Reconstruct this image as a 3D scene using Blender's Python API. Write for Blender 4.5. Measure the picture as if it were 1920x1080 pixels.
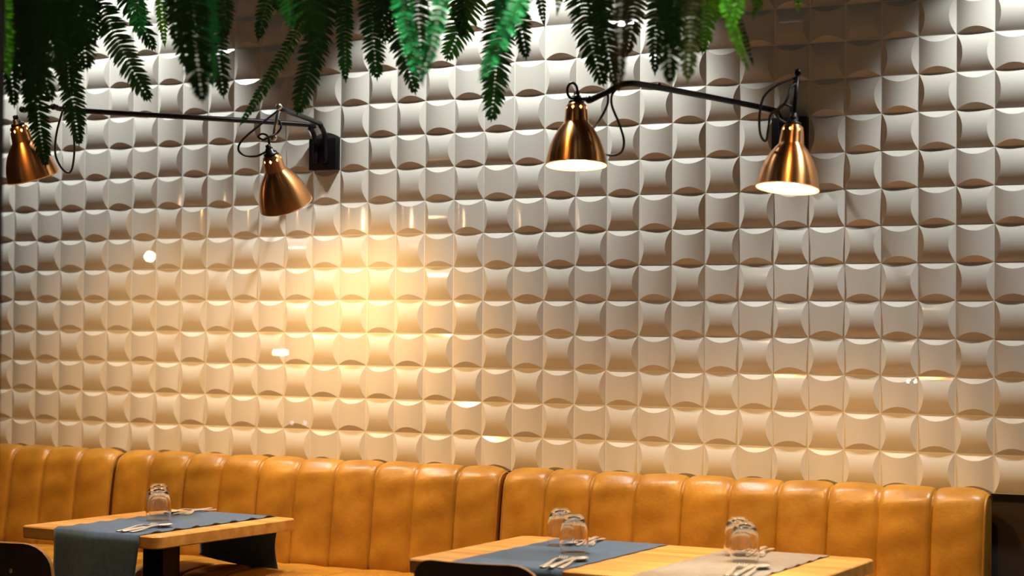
import bpy, bmesh, math, random
from mathutils import Vector, Matrix
random.seed(7)
R = math.radians
for o in list(bpy.data.objects): bpy.data.objects.remove(o)
scn = bpy.context.scene
C = scn.collection

# ------------------------------------------------------------------ camera
FPX, YAW, PITCH, ROLL = 3518.06, -0.4699, 0.0216, 0.0082
CAM = Vector((4.82757, -5.39891, 1.3447))
_cy, _sy, _cp, _sp, _cr, _sr = math.cos(YAW), math.sin(YAW), math.cos(PITCH), math.sin(PITCH), math.cos(ROLL), math.sin(ROLL)
FW = Vector((_sy*_cp, _cy*_cp, _sp)); R0 = Vector((_cy, -_sy, 0)); U0 = R0.cross(FW)
RT = R0*_cr + U0*_sr; UP = U0*_cr - R0*_sr
cd = bpy.data.cameras.new('camera'); cam = bpy.data.objects.new('camera', cd); C.objects.link(cam)
M = Matrix((RT, UP, -FW)).transposed().to_4x4(); M.translation = CAM
cam.matrix_world = M
cd.sensor_width = 36; cd.lens = FPX/1920*36; cd.clip_start = .05; cd.clip_end = 60
cd.dof.use_dof = True; cd.dof.focus_distance = 5.75; cd.dof.aperture_fstop = 2.5
scn.camera = cam
def at(x, y, depth):
    """world point seen at a photo position at a depth along the view axis (metres)"""
    return CAM + (FW + RT*((x-960)/FPX) + UP*((540-y)/FPX))*depth

# ------------------------------------------------------------------ world and exposure
w = bpy.data.worlds.new('world'); scn.world = w; w.use_nodes = True
w.node_tree.nodes['Background'].inputs[0].default_value = (.55, .5, .45, 1)
w.node_tree.nodes['Background'].inputs[1].default_value = .03
scn.view_settings.view_transform = 'Standard'; scn.view_settings.look = 'None'
scn.view_settings.exposure = 0.0; scn.view_settings.gamma = 1; scn.view_settings.use_curve_mapping = False

# ------------------------------------------------------------------ room lights
def spot(name, loc, aim, col, energy, size, blend=.2, radius=.04):
    l = bpy.data.lights.new(name, 'SPOT'); l.color = col; l.energy = energy
    l.spot_size = R(size); l.spot_blend = blend; l.shadow_soft_size = radius
    o = bpy.data.objects.new(name, l); C.objects.link(o); o.location = loc
    o.rotation_euler = (Vector(aim)-Vector(loc)).to_track_quat('-Z', 'Y').to_euler()
    return o
CZ = 3.15                                  # ceiling height
COOL = (.93, 1.0, .95)
WALLSPOTS = (.36, 2.10, 4.10)
for x in WALLSPOTS:                        # recessed cool downlights grazing the tiled wall
    spot('ceiling_spot_light', (x, -.34, CZ-.03), (x, -.34, 0), (.95, 1.0, .96), 152 if x > 1 else 122, 86, .35, .03)
FERNFILLS = []                             # unseen lamps added to brighten single fronds with narrow beams
for px, py, d, e, s_ in ((795, 70, 3.75, 520, 11), (935, 80, 3.72, 560, 11), (12, 90, 4.2, 150, 8), (1395, 40, 4.0, 260, 14)):
    a_ = at(px, py, d); FERNFILLS.append((a_.x+.25, max(a_.y-.45, -2.36), a_, e, s_))
for x, y, aim, e, s in FERNFILLS:
    spot('added_fern_light', (x, y, CZ-.03), aim, (.85, 1.0, .75), e, s, .5, .03)
WARM = (1.0, .57, .19)
WARMFILLS = ((.6, -1.5), (2.2, -1.6), (3.6, -1.6))
for x, y in WARMFILLS:                     # unseen lamps added as warm fill for lower wall and tables
    spot('added_warm_fill', (x, y, CZ-.03), (x, y+.55, 0), (1, .53, .17), 108, 70, .75, .05)

# ------------------------------------------------------------------ materials
def mat(name, col=(.8,.8,.8), rough=.5, metal=0, **kw):
    m = bpy.data.materials.new(name); m.use_nodes = True
    b = m.node_tree.nodes['Principled BSDF']
    b.inputs['Base Color'].default_value = (*col, 1); b.inputs['Roughness'].default_value = rough
    b.inputs['Metallic'].default_value = metal
    for k, v in kw.items(): b.inputs[k.replace('_', ' ')].default_value = v
    return m
def noisy(m, c1, c2, scale=(8,8,8), detail=6, rough=None, bump=0, lo=.3, hi=.7, bscale=None, bdist=.002):
    nt = m.node_tree; N = nt.nodes; L = nt.links; b = N['Principled BSDF']
    tc = N.new('ShaderNodeTexCoord'); mp = N.new('ShaderNodeMapping'); mp.inputs['Scale'].default_value = scale
    nz = N.new('ShaderNodeTexNoise'); nz.inputs['Scale'].default_value = 1; nz.inputs['Detail'].default_value = detail
    cr = N.new('ShaderNodeValToRGB'); cr.color_ramp.elements[0].position = lo; cr.color_ramp.elements[1].position = hi
    cr.color_ramp.elements[0].color = (*c1, 1); cr.color_ramp.elements[1].color = (*c2, 1)
    L.new(tc.outputs['Object'], mp.inputs[0]); L.new(mp.outputs[0], nz.inputs[0]); L.new(nz.outputs[0], cr.inputs[0]); L.new(cr.outputs[0], b.inputs['Base Color'])
    if bump:
        n2 = N.new('ShaderNodeTexNoise'); n2.inputs['Scale'].default_value = bscale or 200; n2.inputs['Detail'].default_value = 4
        L.new(tc.outputs['Object'], n2.inputs[0])
        bp = N.new('ShaderNodeBump'); bp.inputs['Strength'].default_value = bump; bp.inputs['Distance'].default_value = bdist
        L.new(n2.outputs[0], bp.inputs['Height']); L.new(bp.outputs[0], b.inputs['Normal'])
    return m
M_TILE = noisy(mat('glazed_cream_tile', (.74,.72,.68), .13), (.67,.63,.57), (.71,.67,.61), (2.2,2.2,2.2), 2)
M_GROUT = mat('pale_grout', (.88,.86,.80), .4)
M_DARKWALL = noisy(mat('dark_brown_panel', (.03,.02,.015), .5), (.035,.022,.016), (.055,.036,.026), (3,3,9))
M_CEIL = mat('dark_ceiling', (.045,.04,.036), .9)
M_FLOOR = noisy(mat('dark_floor', (.12,.08,.05), .4), (.10,.065,.04), (.17,.11,.07), (2,14,2))
M_WALL = mat('plain_dark_wall', (.12,.10,.085), .8)
M_FRAME = mat('dark_window_frame', (.02,.013,.013), .5)
M_LEATHER = noisy(mat('cognac_leather', (.45,.2,.03), .36, Specular_IOR_Level=.5), (.285,.125,.010), (.455,.215,.024), (11,11,11), 9, bump=.35, bscale=90, bdist=.002)
M_PIPING = mat('cognac_piping', (.34,.15,.02), .4)
M_WOOD = noisy(mat('oiled_oak', (.6,.33,.1), .34), (.45,.215,.048), (.68,.375,.11), (2.2,26,26), 5, lo=.32, hi=.68)
M_BLACKMETAL = mat('black_metal', (.012,.009,.012), .38, .6)
M_STEELROD = mat('satin_steel', (.6,.6,.58), .3, 1)
M_CABLE = mat('black_cable', (.012,.009,.010), .5)
M_COPPER = mat('brushed_copper', (.72,.33,.12), .30, 1, Anisotropic=.85, Anisotropic_Rotation=.25)
nt = M_COPPER.node_tree; tg = nt.nodes.new('ShaderNodeTangent'); tg.direction_type = 'RADIAL'; tg.axis = 'Z'
nt.links.new(tg.outputs[0], nt.nodes['Principled BSDF'].inputs['Tangent'])
M_SHADEIN = mat('pale_copper_inside', (.9,.62,.38), .5)
M_STEEL = mat('polished_cutlery_steel', (.93,.90,.86), .28, .8)
def cloth(name, a, b): return noisy(mat(name, a, .9, Sheen_Weight=.25), a, b, (60,60,60), 6, bump=.5, bscale=420, bdist=.001)
M_BLUE = cloth('slate_blue_cloth', (.028,.076,.165), (.05,.112,.225))
M_GREY = cloth('warm_grey_cloth', (.21,.18,.16), (.28,.245,.215))
M_CHAIR = noisy(mat('dark_stained_plywood', (.03,.015,.01), .3), (.022,.012,.008), (.05,.027,.016), (30,3,3))
M_PLYEDGE = mat('highlit_plywood_edge', (.30,.17,.07), .3)  # bare plywood edge, its rim highlight put into the paler colour
M_BRASS = mat('brass_screw', (.8,.62,.3), .3, 1)
def leafmat(name, c, tr):
    m = mat(name, c, .32); nt = m.node_tree; b = nt.nodes['Principled BSDF']
    out = nt.nodes['Material Output']; t = nt.nodes.new('ShaderNodeBsdfTranslucent'); t.inputs[0].default_value = (*tr, 1)
    mx = nt.nodes.new('ShaderNodeMixShader'); mx.inputs[0].default_value = .3
    nt.links.new(b.outputs[0], mx.inputs[1]); nt.links.new(t.outputs[0], mx.inputs[2]); nt.links.new(mx.outputs[0], out.inputs[0])
    return m
M_LEAF = [leafmat('deep_green_fern', (.010,.045,.010), (.02,.09,.01)), leafmat('lit_emerald_fern', (.02,.27,.08), (.03,.36,.09)),  # emerald leaf: light on the bright fronds put into its colour
          leafmat('olive_fern', (.05,.06,.015), (.09,.08,.02)), leafmat('lime_fern', (.07,.30,.012), (.16,.55,.02))]
M_STEM = mat('fern_stem', (.02,.045,.012), .5)
M_POT = mat('charcoal_pot', (.03,.03,.03), .7)
def glassmat(name, rough=0):
    m = bpy.data.materials.new(name); m.use_nodes = True; nt = m.node_tree; nt.nodes.remove(nt.nodes['Principled BSDF'])
    g = nt.nodes.new('ShaderNodeBsdfGlass'); g.inputs['IOR'].default_value = 1.48; g.inputs['Roughness'].default_value = rough
    nt.links.new(g.outputs[0], nt.nodes['Material Output'].inputs[0]); return m
M_GLASS = glassmat('clear_tumbler_glass')
M_PANE = bpy.data.materials.new('window_glass'); M_PANE.use_nodes = True
nt = M_PANE.node_tree; nt.nodes.remove(nt.nodes['Principled BSDF'])
tr = nt.nodes.new('ShaderNodeBsdfTransparent'); gl = nt.nodes.new('ShaderNodeBsdfGlossy'); gl.inputs['Roughness'].default_value = 0
fr = nt.nodes.new('ShaderNodeFresnel'); fr.inputs[0].default_value = 1.5; mx = nt.nodes.new('ShaderNodeMixShader')
nt.links.new(fr.outputs[0], mx.inputs[0]); nt.links.new(tr.outputs[0], mx.inputs[1]); nt.links.new(gl.outputs[0], mx.inputs[2]); nt.links.new(mx.outputs[0], nt.nodes['Material Output'].inputs[0])
def emit(name, col, s):
    m = bpy.data.materials.new(name); m.use_nodes = True; nt = m.node_tree; nt.nodes.remove(nt.nodes['Principled BSDF'])
    e = nt.nodes.new('ShaderNodeEmission'); e.inputs[0].default_value = (*col, 1); e.inputs[1].default_value = s
    nt.links.new(e.outputs[0], nt.nodes['Material Output'].inputs[0]); return m
M_BULB = emit('warm_lamp_bulb', (1, .78, .5), 28)
M_SPOTFACE = emit('cool_downlight_face', (.95, 1, .97), 30)
M_WARMFILL = emit('added_warm_fill_face', (1, .75, .5), 20)  # glowing face of the added warm fill lamps
M_STREET = emit('street_light_face', (1, .85, .6), 60); M_STREETDIM = emit('dim_street_light_face', (.9, .8, 1), 16)

# ------------------------------------------------------------------ mesh helpers
class MB:
    def __init__(s): s.v = []; s.f = []; s.mi = []; s.sm = []
    def add(s, vs, fs, mi=0, smooth=False):
        n = len(s.v); s.v += [tuple(v) for v in vs]; s.f += [tuple(i+n for i in f) for f in fs]
        s.mi += [mi]*len(fs); s.sm += [smooth]*len(fs)
    def box(s, a, b, mi=0, bev=0, mtx=None, seg=2):
        bm = bmesh.new(); bmesh.ops.create_cube(bm, size=1)
        a = Vector(a); b = Vector(b)
        for v in bm.verts: v.co = Vector((a[i]+(b[i]-a[i])*(v.co[i]+.5) for i in range(3)))
        if bev: bmesh.ops.bevel(bm, geom=bm.edges[:], offset=bev, segments=seg, profile=.5, affect='EDGES')
        bm.verts.index_update()
        vs = [(mtx @ v.co if mtx else v.co.copy()) for v in bm.verts]
        s.add(vs, [[v.index for v in f.verts] for f in bm.faces], mi, bool(bev)); bm.free()
    def grid(s, rows, mi=0, smooth=True, closed=False, flip=False):
        n = len(rows[0]); vs = [p for r in rows for p in r]; fs = []
        for i in range(len(rows)-1):
            for j in range(n if closed else n-1):
                k = (j+1) % n; f = (i*n+j, i*n+k, (i+1)*n+k, (i+1)*n+j)
                fs.append(f[::-1] if flip else f)
        s.add(vs, fs, mi, smooth)
    def lathe(s, prof, seg=48, mi=0, mtx=None, skip=None):
        rows = []
        for r, z in prof:
            rows.append([Vector((r*math.cos(2*math.pi*k/seg), r*math.sin(2*math.pi*k/seg), z)) for k in range(seg)])
        if mtx: rows = [[mtx @ p for p in r] for r in rows]
        if skip:
            n = seg; vs = [p for r in rows for p in r]; fs = []
            for i in range(len(rows)-1):
                for j in range(n):
                    if not skip(i, j): fs.append((i*n+j, i*n+(j+1) % n, (i+1)*n+(j+1) % n, (i+1)*n+j))
            s.add(vs, fs, mi, True)
        else: s.grid(rows, mi, True, True)
    def tube(s, pts, r, seg=10, mi=0, cap=True):
        pts = [Vector(p) for p in pts]; rows = []; up = None
        for i, p in enumerate(pts):
            t = (pts[min(i+1, len(pts)-1)]-pts[max(i-1, 0)]).normalized()
            if up is None: up = t.orthogonal().normalized()
            up = (up - t*up.dot(t)).normalized(); sd = t.cross(up)
            rr = r[i] if isinstance(r, (list, tuple)) else r
            rows.append([p + (up*math.cos(2*math.pi*k/seg)+sd*math.sin(2*math.pi*k/seg))*rr for k in range(seg)])
        n0 = len(s.v); s.grid(rows, mi, True, True)
        if cap:
            s.f += [tuple(n0+k for k in range(seg))[::-1], tuple(n0+(len(pts)-1)*seg+k for k in range(seg))]; s.mi += [mi]*2; s.sm += [False]*2
    def sphere(s, c, r, mi=0, seg=20, rings=12, sc=(1,1,1)):
        prof = [(math.sin(math.pi*i/rings)*r+1e-5, -math.cos(math.pi*i/rings)*r) for i in range(rings+1)]
        s.lathe(prof, seg, mi, Matrix.Translation(c) @ Matrix.Diagonal((*sc, 1)))
    def build(s, name, mats, parent=None, loc=None, weld=False):
        me = bpy.data.meshes.new(name); me.from_pydata(s.v, [], s.f)
        if not isinstance(mats, (list, tuple)): mats = [mats]
        for m in mats: me.materials.append(m)
        me.polygons.foreach_set('material_index', s.mi); me.polygons.foreach_set('use_smooth', s.sm)
        if weld:
            bm = bmesh.new(); bm.from_mesh(me); bmesh.ops.remove_doubles(bm, verts=bm.verts, dist=1e-5); bmesh.ops.recalc_face_normals(bm, faces=bm.faces); bm.to_mesh(me); bm.free()
        me.update()
        o = bpy.data.objects.new(name, me); C.objects.link(o)
        if parent: o.parent = parent
        if loc is not None: o.location = loc
        return o
def smoothpath(pts, n=8):
    pts = [Vector(p) for p in pts]; out = []
    P = [pts[0]*2-pts[1]] + pts + [pts[-1]*2-pts[-2]]
    for i in range(1, len(P)-2):
        for k in range(n):
            t = k/n; a, b, c, d = P[i-1], P[i], P[i+1], P[i+2]
            out.append(.5*((2*b)+(c-a)*t+(2*a-5*b+4*c-d)*t*t+(3*b-a-3*c+d)*t**3))
    out.append(pts[-1]); return out
def empty(name, loc, rz=0):
    o = bpy.data.objects.new(name, None); C.objects.link(o); o.location = loc; o.rotation_euler = (0, 0, rz); o.empty_display_size = .05; return o
def tag(o, label, cat, group=None):
    o['label'] = label; o['category'] = cat
    if group: o['group'] = group
    return o
def struct(o, label, cat='wall'): o['kind'] = 'structure'; o['label'] = label; o['category'] = cat; return o
def copy_tree(o, parent=None):
    c = o.copy(); C.objects.link(c); c.parent = parent
    for ch in [x for x in bpy.data.objects if x.parent is o]: copy_tree(ch, c)
    return c

# ------------------------------------------------------------------ the tiled wall
T = .11; ZR = 1.436                        # tile pitch; height of the tile joint at eye level
HH, KK = .185*T/2, .34                     # relief height and lens width of a tile
I0, I1, J0, J1 = -12, 47, -5, 15
WT = MB(); NS = 16; g = .0013
for i in range(I0, I1):
    for j in range(J0, J1):
        if (i, j) in ((12, 4), (27, 4)): pass
        cx = (i+.5)*T; cz = ZR+(j+.5)*T; a = T/2-g
        vert = (i+j) % 2 != 0              # bulge axis vertical: lens facets at top and bottom
        def P(u, v, h):
            return (cx+v*a, -h-.0002, cz+u*a) if vert else (cx+u*a, -h-.0002, cz+v*a)
        bl = []; br = []; ml = []; mr = []
        for k in range(NS+1):
            v = -1+2*k/NS; q = 1-v*v; b = 1-KK*q; h = HH*q
            bl.append(P(-1, v, 0)); ml.append(P(-b, v, h)); mr.append(P(b, v, h)); br.append(P(1, v, 0))
        WT.grid([ml, mr], 0, True, flip=vert); WT.grid([bl, ml], 0, False, flip=vert); WT.grid([mr, br], 0, False, flip=vert)
x0, x1, z0, z1 = I0*T, I1*T, ZR+J0*T, ZR+J1*T
WT.add([(x0, 0, z0), (x1, 0, z0), (x1, 0, CZ), (x0, 0, CZ)], [(0, 1, 2, 3)], 1)
WT.add([(x0, 0, z0), (x0, .02, z0), (x1, .02, z0), (x1, 0, z0)], [(0, 1, 2, 3)], 1)
WT.add([(x0, .02, 0), (x1, .02, 0), (x1, .02, z0), (x0, .02, z0)], [(0, 1, 2, 3)], 2)
struct(WT.build('wall_back', [M_TILE, M_GROUT, M_DARKWALL]), 'wall of glossy cream relief tiles with alternating pillow bulges', 'wall')
def plain(name, a, b, m, label, cat='wall'):
    q = MB(); q.box(a, b); struct(q.build(name, m), label, cat)
YW = -2.45                                 # plane of the shop window
plain('floor', (x0, YW-.05, -.05), (x1, .02, 0), M_FLOOR, 'dark wooden floor of the restaurant', 'floor')
plain('ceiling', (x0, YW-.05, CZ), (x1, .02, CZ+.06), M_CEIL, 'dark ceiling over the seating area', 'ceiling')
plain('wall_left', (x0-.06, YW-.05, -.05), (x0, .08, CZ+.06), M_WALL, 'plain dark wall at the left end')
plain('wall_right', (x1, YW-.05, -.05), (x1+.06, .08, CZ+.06), M_WALL, 'plain dark wall at the right end')
# shop window between the street and the room
XF = (CAM + (at(3, 540, 1)-CAM)*((YW+.03-CAM.y)/(at(3, 540, 1).y-CAM.y))).x
q = MB()
q.box((XF-.07, YW-.05, .35), (XF, YW+.03, CZ)); q.box((x1-.07, YW-.05, .35), (x1, YW+.03, CZ))
q.box((XF, YW-.05, .35), (x1-.07, YW+.03, .42)); q.box((XF, YW-.05, CZ-.07), (x1-.07, YW+.03, CZ))
wf = struct(q.build('window_1', M_FRAME), 'dark frame of the shop window, its post at the left edge', 'window')
q = MB(); q.add([(XF, YW, .42), (x1-.07, YW, .42), (x1-.07, YW, CZ-.07), (XF, YW, CZ-.07)], [(0, 1, 2, 3)]); q.build('pane', M_PANE, wf)
q = MB(); q.box((x0, YW-.05, .35), (x0+.07, YW+.03, CZ)); q.box((x0+.07, YW-.05, .35), (XF-.07, YW+.03, .42)); q.box((x0+.07, YW-.05, CZ-.07), (XF-.07, YW+.03, CZ))
wf2 = struct(q.build('window_2', M_FRAME), 'dark frame of the next window bay to the left', 'window')
q = MB(); q.add([(x0+.07, YW, .42), (XF-.07, YW, .42), (XF-.07, YW, CZ-.07), (x0+.07, YW, CZ-.07)], [(0, 1, 2, 3)]); q.build('pane', M_PANE, wf2)
q = MB(); q.box((x0, YW-.05, 0), (x1, YW+.03, .35))
struct(q.build('wall_front', M_WALL), 'dark front wall around the shop window')
# ceiling light fittings; those over ferns and tables are added
DLAB = ['cool downlight close to the tiled wall, above the left wall lamp arm', 'cool downlight close to the tiled wall, above the middle of the wall', 'cool downlight close to the tiled wall, at its right end',
        'added narrow light by the window, brightening the emerald fronds', 'added narrow light by the window, brightening fronds by the long pointed one', 'added narrow light brightening the far left fern', 'added narrow light brightening the lime green fern',
        'added warm fill light above the small left table', 'added warm fill light above the gap between the two tables', 'added warm fill light above the long right table']
for n, (px, py, m) in enumerate([(x, -.34, M_SPOTFACE) for x in WALLSPOTS]+[(f[0], f[1], M_SPOTFACE) for f in FERNFILLS]+[(x, y, M_WARMFILL) for x, y in WARMFILLS]):
    e = tag(empty('ceiling_downlight', (px, py, CZ)), DLAB[n], 'downlight', 'ceiling downlights')
    q = MB(); q.lathe([(.034, -.001), (.05, -.001), (.052, -.006), (.034, -.006), (.034, -.001)], 32); q.build('ring', M_BLACKMETAL, e)
    q = MB(); q.lathe([(.0001, -.0015), (.033, -.0015)], 24); q.build('light_face', m, e)

# ------------------------------------------------------------------ leather banquettes
def banquette(x0, x1, n, label):
    t = tag(empty('leather_banquette', ((x0+x1)/2, 0, 0)), label, 'bench', 'cognac leather banquettes along the wall')
    ox = (x0+x1)/2; W = (x1-x0)/n
    def surf(name, prof, seams_in, grp, m=M_LEATHER, depth=.011):
        prof = smoothpath([(0, a, b) for a, b in prof], 5)
        N = len(prof); q = MB(); rows = []
        us = []
        for c in range(n):
            for s in (0, .018, .05, .11, .2, .32, .5, .68, .8, .89, .95, .982): us.append((c, s))
        us.append((n-1, 1.0))
        for c, s in us:
            x = x0+(c+s)*W; e = 0
            dd = min(s, 1-s)
            groove = depth*math.exp(-(dd/.028)) + depth*.45*(1-min(1, (dd/.45)))**2.5
            edge = min(x-x0, x1-x); er = .032
            rnd = 0
            if edge < er: rnd = er-math.sqrt(max(0, er*er-(er-edge)**2)); groove = depth*.3
            row = []
            for k, p in enumerate(prof):
                t_ = (prof[min(k+1, N-1)]-prof[max(k-1, 0)]).normalized(); nrm = Vector((0, t_.z, -t_.y))
                wob = .0016*math.sin(k*.9+c*2.1+s*3)*math.sin(s*math.pi)
                sg = groove*(1+.25*math.sin(c*3.7))
                row.append(p - nrm*(sg+rnd*.8-wob) + Vector((x-ox, 0, 0)))
            rows.append(row)
        q.grid(rows, 0, True, flip=False)
        for r, fl in ((rows[0], False), (rows[-1], True)):
            cen = sum(r, Vector())/len(r); vs = [cen]+r+[r[0]]
            q.add(vs, [((0, k+1, k+2) if not fl else (0, k+2, k+1)) for k in range(len(r))], 0, False)
        return q.build(name, m, t), rows
    # y,z from the wall over the crest and down the front
    bp = [(-.014, .60), (-.014, .80), (-.017, .868), (-.038, .897), (-.068, .905), (-.105, .893), (-.130, .862), (-.142, .81), (-.152, .74), (-.162, .65), (-.172, .58), (-.165, .545)]
    back, rows = surf('backrest', bp, 0, -1)
    for r, sx in ((rows[1], -1), (rows[-2], 1)):
        q = MB(); q.tube([p+Vector((0, 0, 0)) for p in r[10:-8]], .0042, 8); q.build('piping', M_PIPING, t)
    sp = [(-.150, .50), (-.150, .545), (-.175, .562), (-.30, .572), (-.45, .572), (-.53, .566), (-.565, .545), (-.575, .50), (-.575, .445), (-.56, .43)]
    surf('seat', sp, 0, -1, depth=.008)
    q = MB(); q.box((x0-ox+.004, -.53, .0), (x1-ox-.004, -.02, .435), bev=.004); q.build('base', M_BLACKMETAL, t)
    return t
banquette(2.122, 3.634, 10, 'right tan leather banquette with vertical channels, ending at the dark wall')
banquette(.588, 2.106, 10, 'middle tan leather banquette with vertical channels behind both tables')
banquette(-.95, .572, 10, 'left tan leather banquette with vertical channels, cut off by the picture edge')

# ------------------------------------------------------------------ tables
def rrect(w, d, r, n=6):
    pts = []
    for cx, cy, a in ((w/2-r, d/2-r, 0), (-w/2+r, d/2-r, 90), (-w/2+r, -d/2+r, 180), (w/2-r, -d/2+r, 270)):
        for k in range(n+1):
            t = R(a+90*k/n); pts.append((cx+r*math.cos(t), cy+r*math.sin(t)))
    return pts
def slab(q, w, d, r, za, zb, bev=.003, mi=0):
    A = []
    for inset, z in ((bev, za), (0, za+bev), (0, zb-bev), (bev, zb)):
        A.append([Vector((x, y, z)) for x, y in rrect(w-2*inset, d-2*inset, max(r-inset, .001))])
    q.grid(A, mi, False, True)
    n = len(A[0]); q.add(A[-1], [tuple(range(n))], mi); q.add(A[0], [tuple(range(n))[::-1]], mi)
TH = .74; TK = .036
def table(x, y, w, d, rz, label):
    t = tag(empty('dining_table', (x, y, 0), rz), label, 'table', 'oak tables in front of the banquette')
    q = MB(); slab(q, w, d, .03, TH-TK, TH); q.build('tabletop', M_WOOD, t)
    n = 1 if w < .8 else 2
    for k in range(n):
        px = 0 if n == 1 else (-.28 if k == 0 else .28)
        q = MB(); q.box((px-.04, -.04, .018), (px+.04, .04, TH-TK-.006), bev=.002); q.build('pedestal_post', M_BLACKMETAL, t)
        q = MB(); q.box((px-.2, -.22, 0), (px+.2, .22, .018), bev=.003); q.build('base_plate', M_BLACKMETAL, t)
        q = MB(); q.box((px-.15, -.15, TH-TK-.006), (px+.15, .15, TH-TK), bev=.001); q.build('mounting_plate', M_BLACKMETAL, t)
    return t
LT = (1.245, -.715, .545, .66, R(-4)); RTB = (2.893, -.815, 1.06, .665, R(-1.2))
table(*LT, 'small square oak table at left with one blue runner')
table(*RTB, 'long oak table at right with a blue and a grey runner')

def runner(name, tb, cx, w, fdrop, bdrop, m, label, skew=0, seed=0, ripple=0, bskew=0):
    """cloth laid across a table from the aisle edge to the bench edge, both ends hanging"""
    x, y, tw, td, rz = tb; rnd = random.Random(seed)
    t = empty(name, (x, y, TH), rz); bpy.data.objects.remove(t)
    mt = Matrix.Translation((x, y, TH)) @ Matrix.Rotation(rz, 4, 'Z')
    hd = td/2; rr = .006; path = []
    nf = 16
    for k in range(nf): path.append(('f', k/nf))
    for k in range(41): path.append(('t', k/40))
    for k in range(nf): path.append(('b', (k+1)/nf))
    top = []; nu = 28
    for kind, s in path:
        row = []
        for k in range(nu+1):
            u = -1+2*k/nu; xx = cx+u*w/2
            if kind == 't':
                yy = -hd-.002+(td+.004)*s; zz = .0016
                e = max(0, (abs(u)-.93)/.07)
                if ripple: zz += ripple*e*max(0, math.sin(s*46+1.1*u+seed))*(1 if u > 0 else .5)
                xx += skew*(s-.5)+(.0015*math.sin(s*38+seed)*e)
                if s in (0, 1): zz = -.001
            else:
                f = (1-s) if kind == 'f' else s
                dr = fdrop if kind == 'f' else bdrop
                fold = math.sin(u*3.1+seed)*.010*f+math.sin(u*6.3+seed*2)*.005*f
                dr2 = dr + (bskew*(u*.5) if kind == 'b' else .0)
                zz = -.004-dr2*f
                off = .004+.006*math.sqrt(f)+fold*(1 if kind == 'f' else .6)+.008*f
                off = max(off, .004)
                yy = -hd-off if kind == 'f' else hd+off
                xx += skew*(-.5 if kind == 'f' else .5) - u*.010*math.sin(f*math.pi*.9)+.004*math.sin(f*7+seed)
            row.append(mt @ Vector((xx, yy, zz)))
        top.append(row)
    q = MB(); q.grid(top, 0, True)
    o = q.build(name, m); md = o.modifiers.new('thick', 'SOLIDIFY'); md.thickness = .0014; md.offset = 1
    return tag(o, label, 'table runner', 'cloth runners laid across the tables')
runner('table_runner', LT, .03, .335, .36, .165, M_BLUE, 'slate blue runner hanging over both edges of the small left table', skew=-.02, seed=1.3, ripple=.006, bskew=.05)
runner('table_runner', RTB, -.232, .325, .30, .16, M_BLUE, 'slate blue runner across the left half of the long table', skew=0.0, seed=2.7, ripple=.001)
runner('table_runner', RTB, .262, .285, .30, .16, M_GREY, 'pale grey runner across the right half of the long table', skew=0.0, seed=4.4, ripple=.004)

# ------------------------------------------------------------------ upturned tumblers
def tumbler_mesh():
    H = .104
    out = [(.0001, H-.0015), (.013, H-.0012), (.0175, H-.0008), (.0215, H-.0035), (.0262, H-.0095), (.0315, H-.021), (.0360, H-.038), (.0386, H-.058), (.0388, H-.076), (.0374, H-.092), (.0352, .0015), (.0346, 0)]
    inn = [(.0332, .0002), (.0330, .002), (.0352, .012), (.0366, .026), (.0363, .044), (.0340, .062), (.0290, .077), (.0220, .0865), (.0130, .0915), (.0001, .0930)]
    q = MB(); q.lathe([(r, z) for r, z in [(v.y, v.z) for v in smoothpath([(0, a, b) for a, b in out], 3)]]+[(v.y, v.z) for v in smoothpath([(0, a, b) for a, b in inn], 3)], 56)
    return q
g0 = None
ZC = TH+.0032
for x, y, lab in ((1.150, -.610, 'upturned clear tumbler on the left table, the one nearer the bench'), (1.232, -.715, 'upturned clear tumbler on the left table, the one nearer the aisle'),
                  (2.585, -.672, 'upturned clear tumbler on the long table blue runner, nearer the bench'), (2.688, -.805, 'upturned clear tumbler on the long table blue runner, nearer the aisle'),
                  (3.095, -.640, 'upturned clear tumbler on the grey runner, half hidden behind another'), (3.155, -.755, 'upturned clear tumbler on the grey runner, the front one')):
    if g0 is None: g0 = tumbler_mesh().build('glass_tumbler', M_GLASS, weld=True); o = g0
    else: o = g0.copy(); C.objects.link(o)
    o.location = (x, y, ZC); o.rotation_euler.z = random.random()*6; tag(o, lab, 'glass', 'upturned tumblers on the runners')

# ------------------------------------------------------------------ cutlery (lies along +Y, head at +Y end)
def bar(q, sts, th=.0022):
    """sts: (y, halfwidth, z) stations of a flat rounded bar"""
    rows = []
    for y, hw, z in sts:
        rows.append([Vector((hw*math.cos(a), y, z+th/2+th/2*math.sin(a)*1.0)) for a in [2*math.pi*k/10 for k in range(10)]])
    q.grid(rows, 0, True, True); n = 10
    q.add(rows[0], [tuple(range(n))]); q.add(rows[-1], [tuple(range(n))[::-1]])
def handle(z1=.006): return [(-.103, .002, .0005), (-.101, .0075, .0005), (-.095, .0098, .0006), (-.07, .0088, .0012), (-.03, .0052, .004), (.0, .0034, z1), (.03, .0036, z1)]
def make_fork():
    q = MB(); bar(q, handle(.007)+[(.042, .009, .005), (.052, .0122, .003), (.058, .0125, .002)], .003)
    for k in range(4):
        x = -.0098+k*.00653
        rows = [[Vector((x+dx*w_, y, z+dz)) for dx, dz in ((-.0018, 0), (.0018, 0), (.0018, .0022), (-.0018, .0022))] for y, z, w_ in ((.055, .002, 1), (.075, .0005, .95), (.090, .0018, .8), (.101, .0052, .35))]
        q.grid(rows, 0, False, True); q.add(rows[-1], [(0, 1, 2, 3)])
    return q
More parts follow.
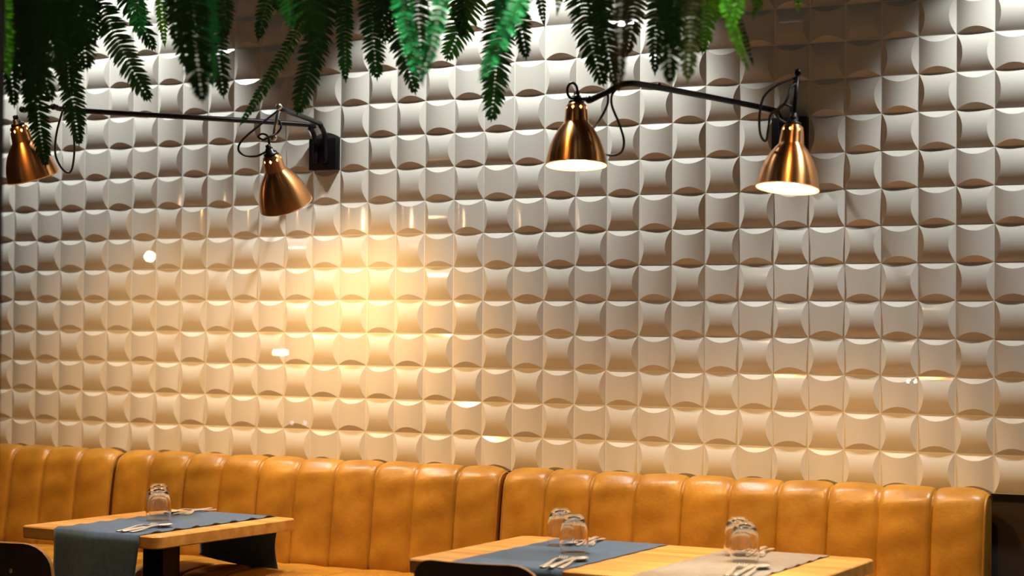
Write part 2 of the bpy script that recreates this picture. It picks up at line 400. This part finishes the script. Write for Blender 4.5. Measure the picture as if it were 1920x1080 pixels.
def make_knife():
    q = MB(); bar(q, [(-.112, .003, .0005), (-.108, .0095, .0005), (-.06, .0088, .001), (-.01, .0065, .0012), (.005, .006, .0012)], .006)
    rows = [[Vector((x, y, z)) for x, z in ((-a, .003), (b, .0028), (b, .0042), (-a, .0045))] for y, a, b in ((.004, .006, .006), (.02, .0085, .007), (.08, .0085, .0072), (.10, .0085, .003), (.112, .0083, -.005))]
    q.grid(rows, 0, False, True); q.add(rows[-1], [(0, 1, 2, 3)]); return q
def make_spoon():
    q = MB(); bar(q, handle(.008)+[(.040, .006, .0045)], .003)
    for dz, fl in ((0, False), (-.0012, True)):
        rows = []
        for i in range(9):
            rr = i/8
            rows.append([Vector((.0195*rr*math.cos(a)*(1-.12*math.sin(a)), .068+.031*rr*math.sin(a), .0016+.0065*rr*rr+dz)) for a in [2*math.pi*k/24 for k in range(24)]])
        q.grid(rows, 0, True, True, flip=fl)
    return q
protos = {}
def cutlery(kind, x, y, rz, label):
    if kind not in protos:
        q = {'fork': make_fork, 'knife': make_knife, 'spoon': make_spoon}[kind]()
        o = q.build('dinner_'+kind if kind == 'fork' else 'table_'+kind, M_STEEL); protos[kind] = o
    else: o = protos[kind].copy(); C.objects.link(o)
    o.location = (x, y, ZC+.0008); o.rotation_euler = (0, 0, rz)
    tag(o, label, kind, 'steel %ss laid on the runners' % kind)
def setting(x, y, rz, where, spread=.026):
    f = Vector((math.cos(rz), math.sin(rz)))
    for k, kind in enumerate(('fork', 'knife', 'spoon')):
        d = (k-1)*spread
        cutlery(kind, x+f.x*d, y+f.y*d, rz+(k-1)*-.03, 'polished steel %s %s' % (kind, where))
setting(1.345, -.930, R(4), 'on the left table, aisle side of the tumblers')
setting(1.165, -.455, R(182), 'on the left table, bench side of the tumblers')
setting(2.765, -1.035, R(8), 'on the long table blue runner, aisle side')
setting(2.62, -.575, R(190), 'on the long table blue runner, bench side')
setting(3.225, -.945, R(6), 'on the grey runner, aisle side')
setting(3.115, -.560, R(186), 'on the grey runner, bench side')

# ------------------------------------------------------------------ chairs
def chair(x, y, rz, top, label, W=.205):
    t = tag(empty('dining_chair', (x, y, 0), rz), label, 'chair', 'dark plywood chairs on the aisle side')
    def shell(za, zb, wid, curve, lean, name, th=.012, rad=.07, m=(M_CHAIR, M_PLYEDGE)):
        q = MB(); n = 18; vs = []
        H = zb-za; F = []; B = []
        zsamp = sorted(set([0, .003, .01, .022, .04, .055, rad]+[rad+(H-2*rad)*k/6 for k in range(1, 6)]+[H-rad, H-.055, H-.04, H-.022, H-.01, H-.003, H]))
        for z in zsamp:
            e = min(z, H-z); ww = wid - (rad-math.sqrt(max(0, rad*rad-(rad-e)**2)) if e < rad else 0)
            rf = []; rb = []
            for k in range(n+1):
                u = (-1+2*k/n)*ww
                yy = curve*((u/wid)**2)+lean*(z-H/2)
                rf.append(Vector((u, yy, za+z))); rb.append(Vector((u, yy-th, za+z)))
            F.append(rf); B.append(rb)
        q.grid(F, 0, True); q.grid(B, 0, True, flip=True)
        ring = [(i, n) for i in range(len(F))]+[(len(F)-1, k) for k in range(n-1, -1, -1)]+[(i, 0) for i in range(len(F)-2, -1, -1)]+[(0, k) for k in range(1, n)]
        fr = [F[i][k] for i, k in ring]; bk = [B[i][k] for i, k in ring]; fr.append(fr[0]); bk.append(bk[0])
        q.grid([fr, bk], 1, True)
        return q.build(name, m, t)
    shell(top-.30, top, W, .045, -.16, 'backrest')
    q = MB(); slab(q, .42, .40, .07, .435, .45, .004); s = q.build('seat', M_CHAIR, t); s.location = (0, .23, 0)
    for sx in (-1, 1):
        q = MB(); q.tube([(sx*.155, .03, .0), (sx*.15, .035, .44), (sx*.14, .035, top-.18), (sx*.135, .022, top-.12)], .010); q.build('leg', M_BLACKMETAL, t)
        q = MB(); q.tube([(sx*.165, .41, .0), (sx*.15, .38, .44)], .010); q.build('leg', M_BLACKMETAL, t)
        q = MB(); q.sphere((sx*.105, -.020-.01, top-.075), .006, sc=(1, .4, 1)); q.build('screw', M_BRASS, t)
    return t
chair(1.155, -1.37, R(-2), .742, 'dark plywood chair with a brass screw at the small left table')
chair(2.672, -1.35, R(2), .776, 'dark plywood chair pushed up to the long oak table', .176)

# ------------------------------------------------------------------ wall lamps
def orient(d, roll=0):
    d = Vector(d).normalized(); return d.to_track_quat('-Z', 'Y').to_matrix().to_4x4()
def shade(parent, top, axis, energy, size=142, blend=.7):
    """bell shade: top = centre of the neck's top, axis = direction the opening faces"""
    mt = Matrix.Translation(top) @ orient(axis); S = .0835
    prof = [(.020, .002), (.0235, .0), (.0268, -.003), (.0280, -.0075)]
    for k in range(1, 5): prof.append((.0284+.0004*k, -.0075-.0026*k))
    prof += [(v.y, v.z) for v in smoothpath([(0, .0302, -.022), (0, .0325, -.045), (0, .0345, -.052), (0, .046, -.066), (0, .060, -.088), (0, .0705, -.112), (0, .0775, -.135), (0, .0815, -.155), (0, .0835, -.168)], 4)]
    rows = prof; seg = 72
    def skip(i, j): return 3 <= i <= 6 and (j % 9) in ((3, 4, 5) if 4 <= i <= 5 else (4,)) 
    q = MB(); q.lathe(rows, seg, 0, None, skip)
    o = q.build('lamp_shade', M_COPPER, parent); o.matrix_local = mt
    q = MB(); q.lathe([(r-.0012, z) for r, z in rows], seg, 0, None, skip)
    q.lathe([(.0835, -.168), (.0846, -.1695), (.0835, -.171), (.0823, -.1695), (.0823, -.168)], seg)
    i = q.build('inner_lining', M_SHADEIN, o)
    q = MB(); q.lathe([(.0005, .022), (.012, .022), (.0125, .010), (.020, .009), (.022, .0035), (.020, .0)], 24); q.lathe([(.0085, .022), (.0085, .034), (.0005, .036)], 20)
    q.build('lamp_holder', M_BLACKMETAL, o)
    q = MB(); q.lathe([(.0001, -.048), (.014, -.050), (.016, -.065), (.028, -.095), (.036, -.125), (.036, -.145), (.026, -.160), (.0001, -.166)], 28)
    b = q.build('bulb', M_BULB, o)
    ax = Vector(axis).normalized(); p = Vector(top)+ax*.172
    l = bpy.data.lights.new('lamp_light', 'SPOT'); l.color = WARM; l.energy = energy; l.spot_size = R(size); l.spot_blend = blend; l.shadow_soft_size = .03
    lo = bpy.data.objects.new('lamp_light', l); C.objects.link(lo); lo.parent = parent; lo.matrix_local = Matrix.Translation(p) @ orient(ax)
    return o
def wall_lamp(plate_x, arms, label):
    """arms: list of dict(path=[...], thick, lamp=(top, axis, energy), cable=[...], link=[...])"""
    zc = ZR+4.5*T; org = Vector((plate_x, 0, zc))
    t = tag(empty('wall_lamp', org), label, 'lamp', 'black arm wall lamps with copper shades')
    q = MB(); q.box((-.054, -.030, -.054), (.054, 0, .054), bev=.002); q.build('wall_plate', M_BLACKMETAL, t)
    for a in arms:
        loc = lambda pts: [Vector(p)-org for p in pts]
        q = MB(); pts = loc(a['path']); q.tube(smoothpath(pts, 6) if a.get('smooth', True) else pts, .0085, 12)
        for c in a.get('knob', []): q.sphere(Vector(c)-org, .0075)
        ar = q.build('arm', a.get('mat', M_BLACKMETAL), t)
        if 'rod' in a:
            q = MB(); q.tube(loc(a['rod']), .0058, 10)
            for p in (a['rod'][0], a['rod'][-1]): q.sphere(Vector(p)-org, .0105)
            q.build('link_rod', a.get('rodmat', M_BLACKMETAL), t)
        if 'ring' in a:
            c = Vector(a['ring'])-org; q = MB()
            q.tube([c+RT*(.0135*math.cos(k*math.pi/12))+UP*(.021*math.sin(k*math.pi/12)) for k in range(25)], .0038, 8); q.build('hanging_ring', M_BLACKMETAL, t)
        if 'cable' in a:
            for k, cb in enumerate(a['cable']):
                q = MB(); q.tube(smoothpath(loc(cb), 10), .0034, 8); q.build('cable', M_CABLE, t)
        top, axis, e = a['lamp'][:3]; shade(t, Vector(top)-org, axis, e, *a['lamp'][3:])
    return t
Z4 = 2.008
P1 = Vector((1.375, -.03, 1.985)); P2 = Vector((3.03, -.03, 1.975))
def A(x, y, d): return tuple(at(x, y, d))
# left fitting
armL = [(1.352, -.035, 1.90), (1.350, -.04, 1.985), (1.343, -.06, 2.018), (1.315, -.10, 2.029)] + [A(160, 208, 6.0), A(100, 200, 5.93)]
armL2 = [(1.392, -.035, 1.90), (1.392, -.04, 1.985), (1.396, -.07, 2.018), (1.408, -.12, 2.029), A(523, 203, 5.80)]
wall_lamp(1.375, [
    dict(path=armL, smooth=True, rod=[A(100, 200, 5.93), A(42, 205, 5.95)], knob=[A(245, 212, 6.13)],
         lamp=(A(34, 236, 5.95), Vector(A(58, 328, 5.97))-Vector(A(34, 236, 5.95))+FW*.02, 26),
         cable=[[A(118, 205, 5.93), A(106, 250, 5.93), A(104, 290, 5.93), A(118, 318, 5.93), A(132, 322, 5.93), A(138, 300, 5.93), A(139, 265, 5.93), A(132, 205, 5.95)]]),
    dict(path=armL2, mat=M_BLACKMETAL, rod=[A(523, 200, 5.80), A(513, 258, 5.82)], rodmat=M_STEELROD,
         lamp=(A(508, 291, 5.82), RT*.042-UP*.165+FW*.075, 28, 140, 1.0),
         cable=[[A(523, 206, 5.79), A(490, 232, 5.78), A(455, 262, 5.78), A(447, 280, 5.78), A(458, 291, 5.79), A(480, 293, 5.8), A(500, 284, 5.81)],
                [A(523, 224, 5.81), A(527, 238, 5.81), A(519, 250, 5.81), A(506, 256, 5.8), A(494, 262, 5.8), A(484, 256, 5.8), A(492, 251, 5.8), A(502, 256, 5.81), A(505, 270, 5.82)]]),
], 'left wall lamp, two black arms, copper shades turned toward the wall')
# right fitting
armR = [(3.005, -.035, 1.88), (3.005, -.04, 1.965), (2.998, -.06, 1.993), (2.98, -.10, 2.004), A(1235, 164, 5.10), A(1172, 157, 5.0), A(1140, 172, 5.02), A(1106, 188, 5.05)]
armR2 = [(3.05, -.035, 1.88), (3.05, -.04, 1.965), (3.054, -.07, 1.993), (3.066, -.12, 2.004), A(1494, 152, 5.0)]
wall_lamp(3.025, [
    dict(path=armR, rod=[A(1104, 187, 5.05), A(1082, 184, 5.08)], ring=A(1073, 170, 5.08), knob=[A(1235, 160, 5.1)],
         lamp=(A(1081, 195, 5.10), Vector((0.0, 0, -1))+FW*-.10, 34),
         cable=[[A(1140, 172, 5.02), A(1139, 195, 5.02), A(1126, 222, 5.03), A(1110, 245, 5.2), A(1108, 262, 5.22), A(1122, 280, 5.2), A(1143, 291, 5.1), A(1164, 286, 5.05), A(1170, 265, 5.03), A(1162, 235, 5.02), A(1148, 200, 5.01), A(1147, 180, 5.0), A(1156, 165, 5.0)]]),
    dict(path=armR2, rod=[A(1496, 136, 4.99), A(1488, 222, 4.97)],
         lamp=(A(1487, 236, 4.97), Vector((0, 0, -1))+FW*-.11-RT*.10, 34),
         cable=[[A(1494, 145, 4.99), A(1460, 158, 4.97), A(1432, 182, 4.96), A(1424, 220, 4.96), A(1426, 252, 4.96), A(1436, 264, 4.96), A(1441, 238, 4.96), A(1446, 214, 4.96), A(1466, 200, 4.96), A(1478, 182, 4.96), A(1482, 165, 4.97), A(1492, 157, 4.98)],
                [A(1484, 200, 4.97), A(1470, 196, 4.97), A(1458, 206, 4.97), A(1460, 222, 4.97), A(1474, 230, 4.97), A(1482, 222, 4.97)]]),
], 'right wall lamp, two black arms, glowing copper shades pointing down')

# ------------------------------------------------------------------ hanging ferns
def frond(parent, org, root, tip, bend, width, mi, twist, rnd):
    """root, tip world points; bend sideways bow; width of the frond (m)"""
    root = Vector(root); tip = Vector(tip); L = (tip-root).length
    side = RT; mid = (root+tip)/2 + side*bend + Vector((0, -.02, 0))
    n = max(14, int(L/.0100)); q = MB(); cen = []
    for k in range(n+1):
        t = k/n; cen.append(root*(1-t)**2+mid*2*t*(1-t)+tip*t*t)
    q.tube([c-org for c in cen], [.0024*(1-.75*k/n) for k in range(n+1)], 5, mi=1)
    tw = twist
    for k in range(2, n+1):
        t = k/n; c = cen[k]; d = (cen[min(k+1, n)]-cen[k-1]).normalized()
        sd0 = (side - d*side.dot(d)).normalized(); nr = d.cross(sd0)
        a = tw + .25*math.sin(t*5+twist*3)
        sd = sd0*math.cos(a)+nr*math.sin(a); nn = d.cross(sd)
        fall = min(1, .55+t*1.6)*(1-.28*t*t)*(math.sqrt(max(0, 1-((t-.80)/.22)**2)) if t > .80 else 1)
        ll = width/2*max(fall, .16)*rnd.uniform(.88, 1.08)
        for sgn in (-1, 1):
            o = sd*sgn; ang = R(16+34*t**5)+rnd.uniform(-.1, .1)
            ax = (o*math.cos(ang)+d*math.sin(ang)).normalized()
            droop = nn*rnd.uniform(-.18, .30)
            ax = (ax+droop).normalized(); pw = (d - ax*d.dot(ax)).normalized()*.0046*rnd.uniform(.85, 1.15)
            up = ax.cross(pw).normalized()*.0022*sgn
            b = c-org; r0 = b+ax*.001
            vs = [r0-pw*.9, r0+pw*.9, b+ax*ll*.35-pw*1.05, b+ax*ll*.35+up, b+ax*ll*.35+pw*1.05, b+ax*ll*.75-pw*.8+d*ll*.03, b+ax*ll*.75+up+d*ll*.03, b+ax*ll*.75+pw*.8+d*ll*.03, b+ax*ll*1.0+d*ll*.10]
            q.add(vs, [(0, 2, 3), (0, 3, 1), (1, 3, 4), (2, 5, 6, 3), (3, 6, 7, 4), (5, 8, 6), (6, 8, 7)], 0, True)
    ax = (cen[-1]-cen[-2]).normalized(); b = cen[-1]-org; pw = side*.005
    q.add([b-pw, b+pw, b+ax*.022], [(0, 1, 2)], 0)
    return q.build('frond', [M_LEAF[mi], M_STEM], parent)
PXM = lambda px, d: px*d/FPX
def fern(cx, depth, zpot, fronds, label, seed):
    rnd = random.Random(seed)
    c = at(cx, -330, depth); org = Vector((c.x, c.y, zpot))
    t = tag(empty('hanging_fern', org), label, 'fern', 'fern plants hanging above the tables')
    q = MB(); q.lathe([(.0001, -.06), (.05, -.06), (.075, .06), (.079, .06), (.079, .066), (.066, .066), (.062, .05), (.0001, .05)], 28); q.build('pot', M_POT, t)
    q = MB()
    for k in range(3):
        a = k*2.094; q.tube([(.075*math.cos(a), .075*math.sin(a), .062), (0, 0, .30)], .0012, 5)
    q.tube([(0, 0, .30), (0, 0, CZ-zpot-.0)], .0018, 6); q.build('hanger', M_BLACKMETAL, t)
    for (x0_, y0_, x1_, y1_, dd, wpx, bend, mi, tw) in fronds:
        D = depth+dd; tip = at(x1_, y1_, D); mid0 = at(x0_, y0_, D)
        # the frond arches from the pot rim, over the point it passes at the picture top, to its tip
        root = mid0 + (mid0-tip).normalized()*PXM(120, D)
        rim = org+Vector((root.x-org.x, root.y-org.y, 0)).normalized()*.06+Vector((0, 0, .055))
        q = MB(); q.tube(smoothpath([rim-org, (rim-org)*.5+(root-org)*.5+Vector((0, 0, .07)), root-org], 6), .0026, 6); q.build('frond_stalk', M_STEM, t)
        frond(t, org, root, tip, PXM(bend, D), PXM(wpx, D), mi, tw, rnd)
    return t
ZP = 2.62
fern(60, 4.75, ZP, [(60, -30, 84, 302, .3, 66, -10, 0, .1), (105, -40, 147, 262, .25, 68, 10, 0, -.15), (22, -60, 26, 190, .1, 62, -6, 0, .3), (12, -30, 16, 132, -.55, 44, 0, 3, .2),
    (70, -60, 60, 205, 0, 80, 6, 0, .2), (120, -60, 130, 170, .1, 84, 8, 0, -.2), (40, -60, 95, 180, -.1, 84, 0, 0, .5), (90, -60, 70, 150, -.2, 90, -8, 0, .1), (140, -60, 162, 120, 0, 84, 6, 0, .2),
    (10, -60, 40, 140, -.2, 84, 0, 0, -.2), (60, -60, 110, 120, -.3, 94, 0, 0, .4), (150, -60, 150, 80, -.2, 94, 10, 0, .1), (100, -40, 141, 134, .35, 44, 6, 3, -.4), (30, -60, 20, 90, -.3, 90, 0, 0, .1), (95, -60, 100, 60, -.4, 100, 0, 0, .3), (170, -60, 175, 74, .2, 60, 5, 0, .3)],
    'dense dark fern at the far left, hanging over the first copper shade', 1)
fern(270, 4.75, ZP, [(185, -40, 276, 180, .2, 74, -22, 0, .15), (225, -40, 286, 85, .3, 70, 4, 0, .5), (305, -30, 308, 76, .35, 34, 0, 3, .4), (262, -50, 262, 60, .1, 60, -4, 1, .2)],
    'fern with a curved frond just right of the far left clump', 2)
fern(385, 4.45, ZP, [(362, -60, 378, 178, -.5, 84, -2, 0, .1), (395, -40, 418, 172, .2, 60, 6, 0, -.2), (345, -50, 352, 120, .1, 72, -8, 0, .3), (385, -60, 398, 150, -.3, 66, 4, 1, .5), (340, -60, 330, 70, 0, 60, -5, 0, .1), (420, -60, 424, 60, .1, 50, 6, 0, .1)],
    'broad blurred dark green fern above the left lamp arm', 3)
fern(580, 4.7, ZP, [(520, -30, 486, 66, .1, 46, -8, 0, .3), (605, -40, 456, 226, .2, 36, 26, 0, .2), (615, -40, 560, 204, .1, 74, 18, 0, -.2), (545, -60, 548, 40, -.3, 74, 0, 1, .2), (575, -60, 584, 60, -.4, 90, 0, 0, .3), (648, -40, 648, 142, .2, 48, 2, 0, .4), (600, -60, 590, 120, -.2, 60, 8, 0, .1), (520, -60, 520, 10, -.2, 60, 0, 0, .1)],
    'fern with a long frond trailing left over the second copper shade', 4)
fern(745, 4.6, ZP, [(698, -40, 706, 138, .25, 64, -2, 0, .1), (735, -40, 776, 166, .2, 70, -8, 0, -.25), (762, -50, 788, 146, -.85, 52, -22, 1, .25), (832, -50, 798, 132, -.85, 50, 20, 1, -.3), (785, -50, 790, 110, -.2, 66, 0, 0, .1), (720, -60, 722, 70, .1, 70, 0, 0, .2)],
    'fern with two bright emerald fronds in the upper centre', 5)
fern(875, 4.75, ZP, [(898, -40, 842, 104, .2, 82, 10, 0, .15), (858, -40, 866, 60, .2, 60, -5, 0, -.2), (880, -50, 870, 30, .1, 80, 0, 0, .4)],
    'small dark fern right of the emerald fronds', 6)
fern(955, 4.6, ZP, [(945, -50, 922, 216, .2, 80, 8, 0, .1), (1000, -50, 906, 138, -.9, 54, 14, 1, .2), (940, -50, 950, 70, -.7, 66, 4, 1, -.1), (1013, -30, 1019, 38, .3, 30, 0, 0, .2), (960, -60, 985, 100, .1, 60, 5, 0, .3)],
    'fern with the long pointed frond hanging left of the third copper shade', 7)
fern(1130, 4.55, ZP, [(1088, -40, 1128, 150, .2, 76, -10, 0, .1), (1120, -40, 1150, 150, .0, 60, 0, 0, -.3), (1172, -50, 1160, 158, -.9, 50, 2, 2, .1), (1200, -40, 1178, 92, .1, 60, 6, 2, -.3), (1060, -60, 1046, 14, -.3, 30, 0, 3, .1), (1140, -60, 1122, 60, .1, 66, 0, 0, .2)],
    'olive and dark fern hanging onto the right lamp arm', 8)
fern(1285, 4.5, ZP, [(1262, -50, 1256, 144, -.6, 80, -2, 0, .1), (1300, -50, 1290, 140, -.4, 60, 6, 2, .2), (1240, -50, 1228, 128, .2, 52, -4, 0, -.2), (1330, -50, 1318, 90, .1, 60, 8, 3, .3), (1275, -60, 1262, 80, -.1, 70, 0, 0, .4)],
    'thick dark fern between the two right copper shades', 9)
fern(1400, 4.2, ZP, [(1360, -50, 1398, 118, -.2, 34, -18, 3, .6), (1400, -50, 1372, 50, -.3, 40, 8, 3, .3), (1435, -50, 1415, 22, 0, 44, 6, 3, -.3), (1500, -50, 1496, 10, .1, 30, 0, 3, .2), (1380, -60, 1345, 30, .1, 46, 0, 3, .1), (1345, -60, 1408, 108, .1, 22, 14, 0, .2)],
    'sparse lime green fern at the right end of the greenery', 10)

# ------------------------------------------------------------------ the street side, seen only as reflections in the pane
plain('ground', (-6, -14, -.06), (12, YW-.06, -.01), mat('street_paving', (.05,.05,.05), .7), 'dark street paving outside the window', 'ground')
def mirrored(px, py, dist):
    d = (at(px, py, 1)-CAM); k = (YW-CAM.y)/d.y; hit = CAM+d*k; r = Vector((d.x, -d.y, d.z)).normalized(); return hit+r*dist, (hit-CAM).length+dist
p, tot = mirrored(281, 481, 4.2)
t = tag(empty('street_lamp', (p.x, p.y, -.01)), 'round globe lamp on a short pole on the street, mirrored in the pane', 'lamp')
q = MB(); q.sphere((0, 0, p.z+.01), 10.5/FPX*tot, seg=24, rings=16); q.build('globe', M_STREET, t)
q = MB(); q.tube([(0, 0, 0), (0, 0, p.z+.01-10.5/FPX*tot)], .012, 10); q.build('pole', M_BLACKMETAL, t)
p, tot = mirrored(526, 661, 4.6)
t = tag(empty('lit_sign_box', (p.x, p.y, -.01), R(30)), 'small oblong light box on a post on the street, mirrored in the pane', 'light')
hw, hh = 18/FPX*tot, 5.5/FPX*tot
q = MB(); q.box((-hw, -.02, p.z+.01-hh), (hw, .02, p.z+.01+hh), bev=.006); q.build('light_face', M_STREET, t)
q = MB(); q.tube([(0, 0, 0), (0, 0, p.z+.01-hh)], .012, 10); q.build('pole', M_BLACKMETAL, t)

for px0, px1, py, lab in ((1703, 1716, 715, 'pair of small round lamps on a post across the street, mirrored at right'), (548, 572, 793, 'pair of small round lamps on a post across the street, mirrored at lower left')):
    p, tot = mirrored(px0, py, 5.5); p2, _ = mirrored(px1, py, 5.5); m_ = (p+p2)/2
    t = tag(empty('twin_lamp', (m_.x, m_.y, -.01)), lab, 'lamp')
    for g_ in (p, p2):
        q = MB(); q.sphere((g_.x-m_.x, g_.y-m_.y, g_.z+.01), 3.2/FPX*tot, seg=16, rings=10); q.build('globe', M_STREET if px0 > 1000 else M_STREETDIM, t)
    q = MB(); q.tube([(0, 0, 0), (0, 0, p.z+.01)], .008, 8); q.tube([(p.x-m_.x, p.y-m_.y, p.z+.01), (p2.x-m_.x, p2.y-m_.y, p2.z+.01)], .004, 8); q.build('pole', M_BLACKMETAL, t)
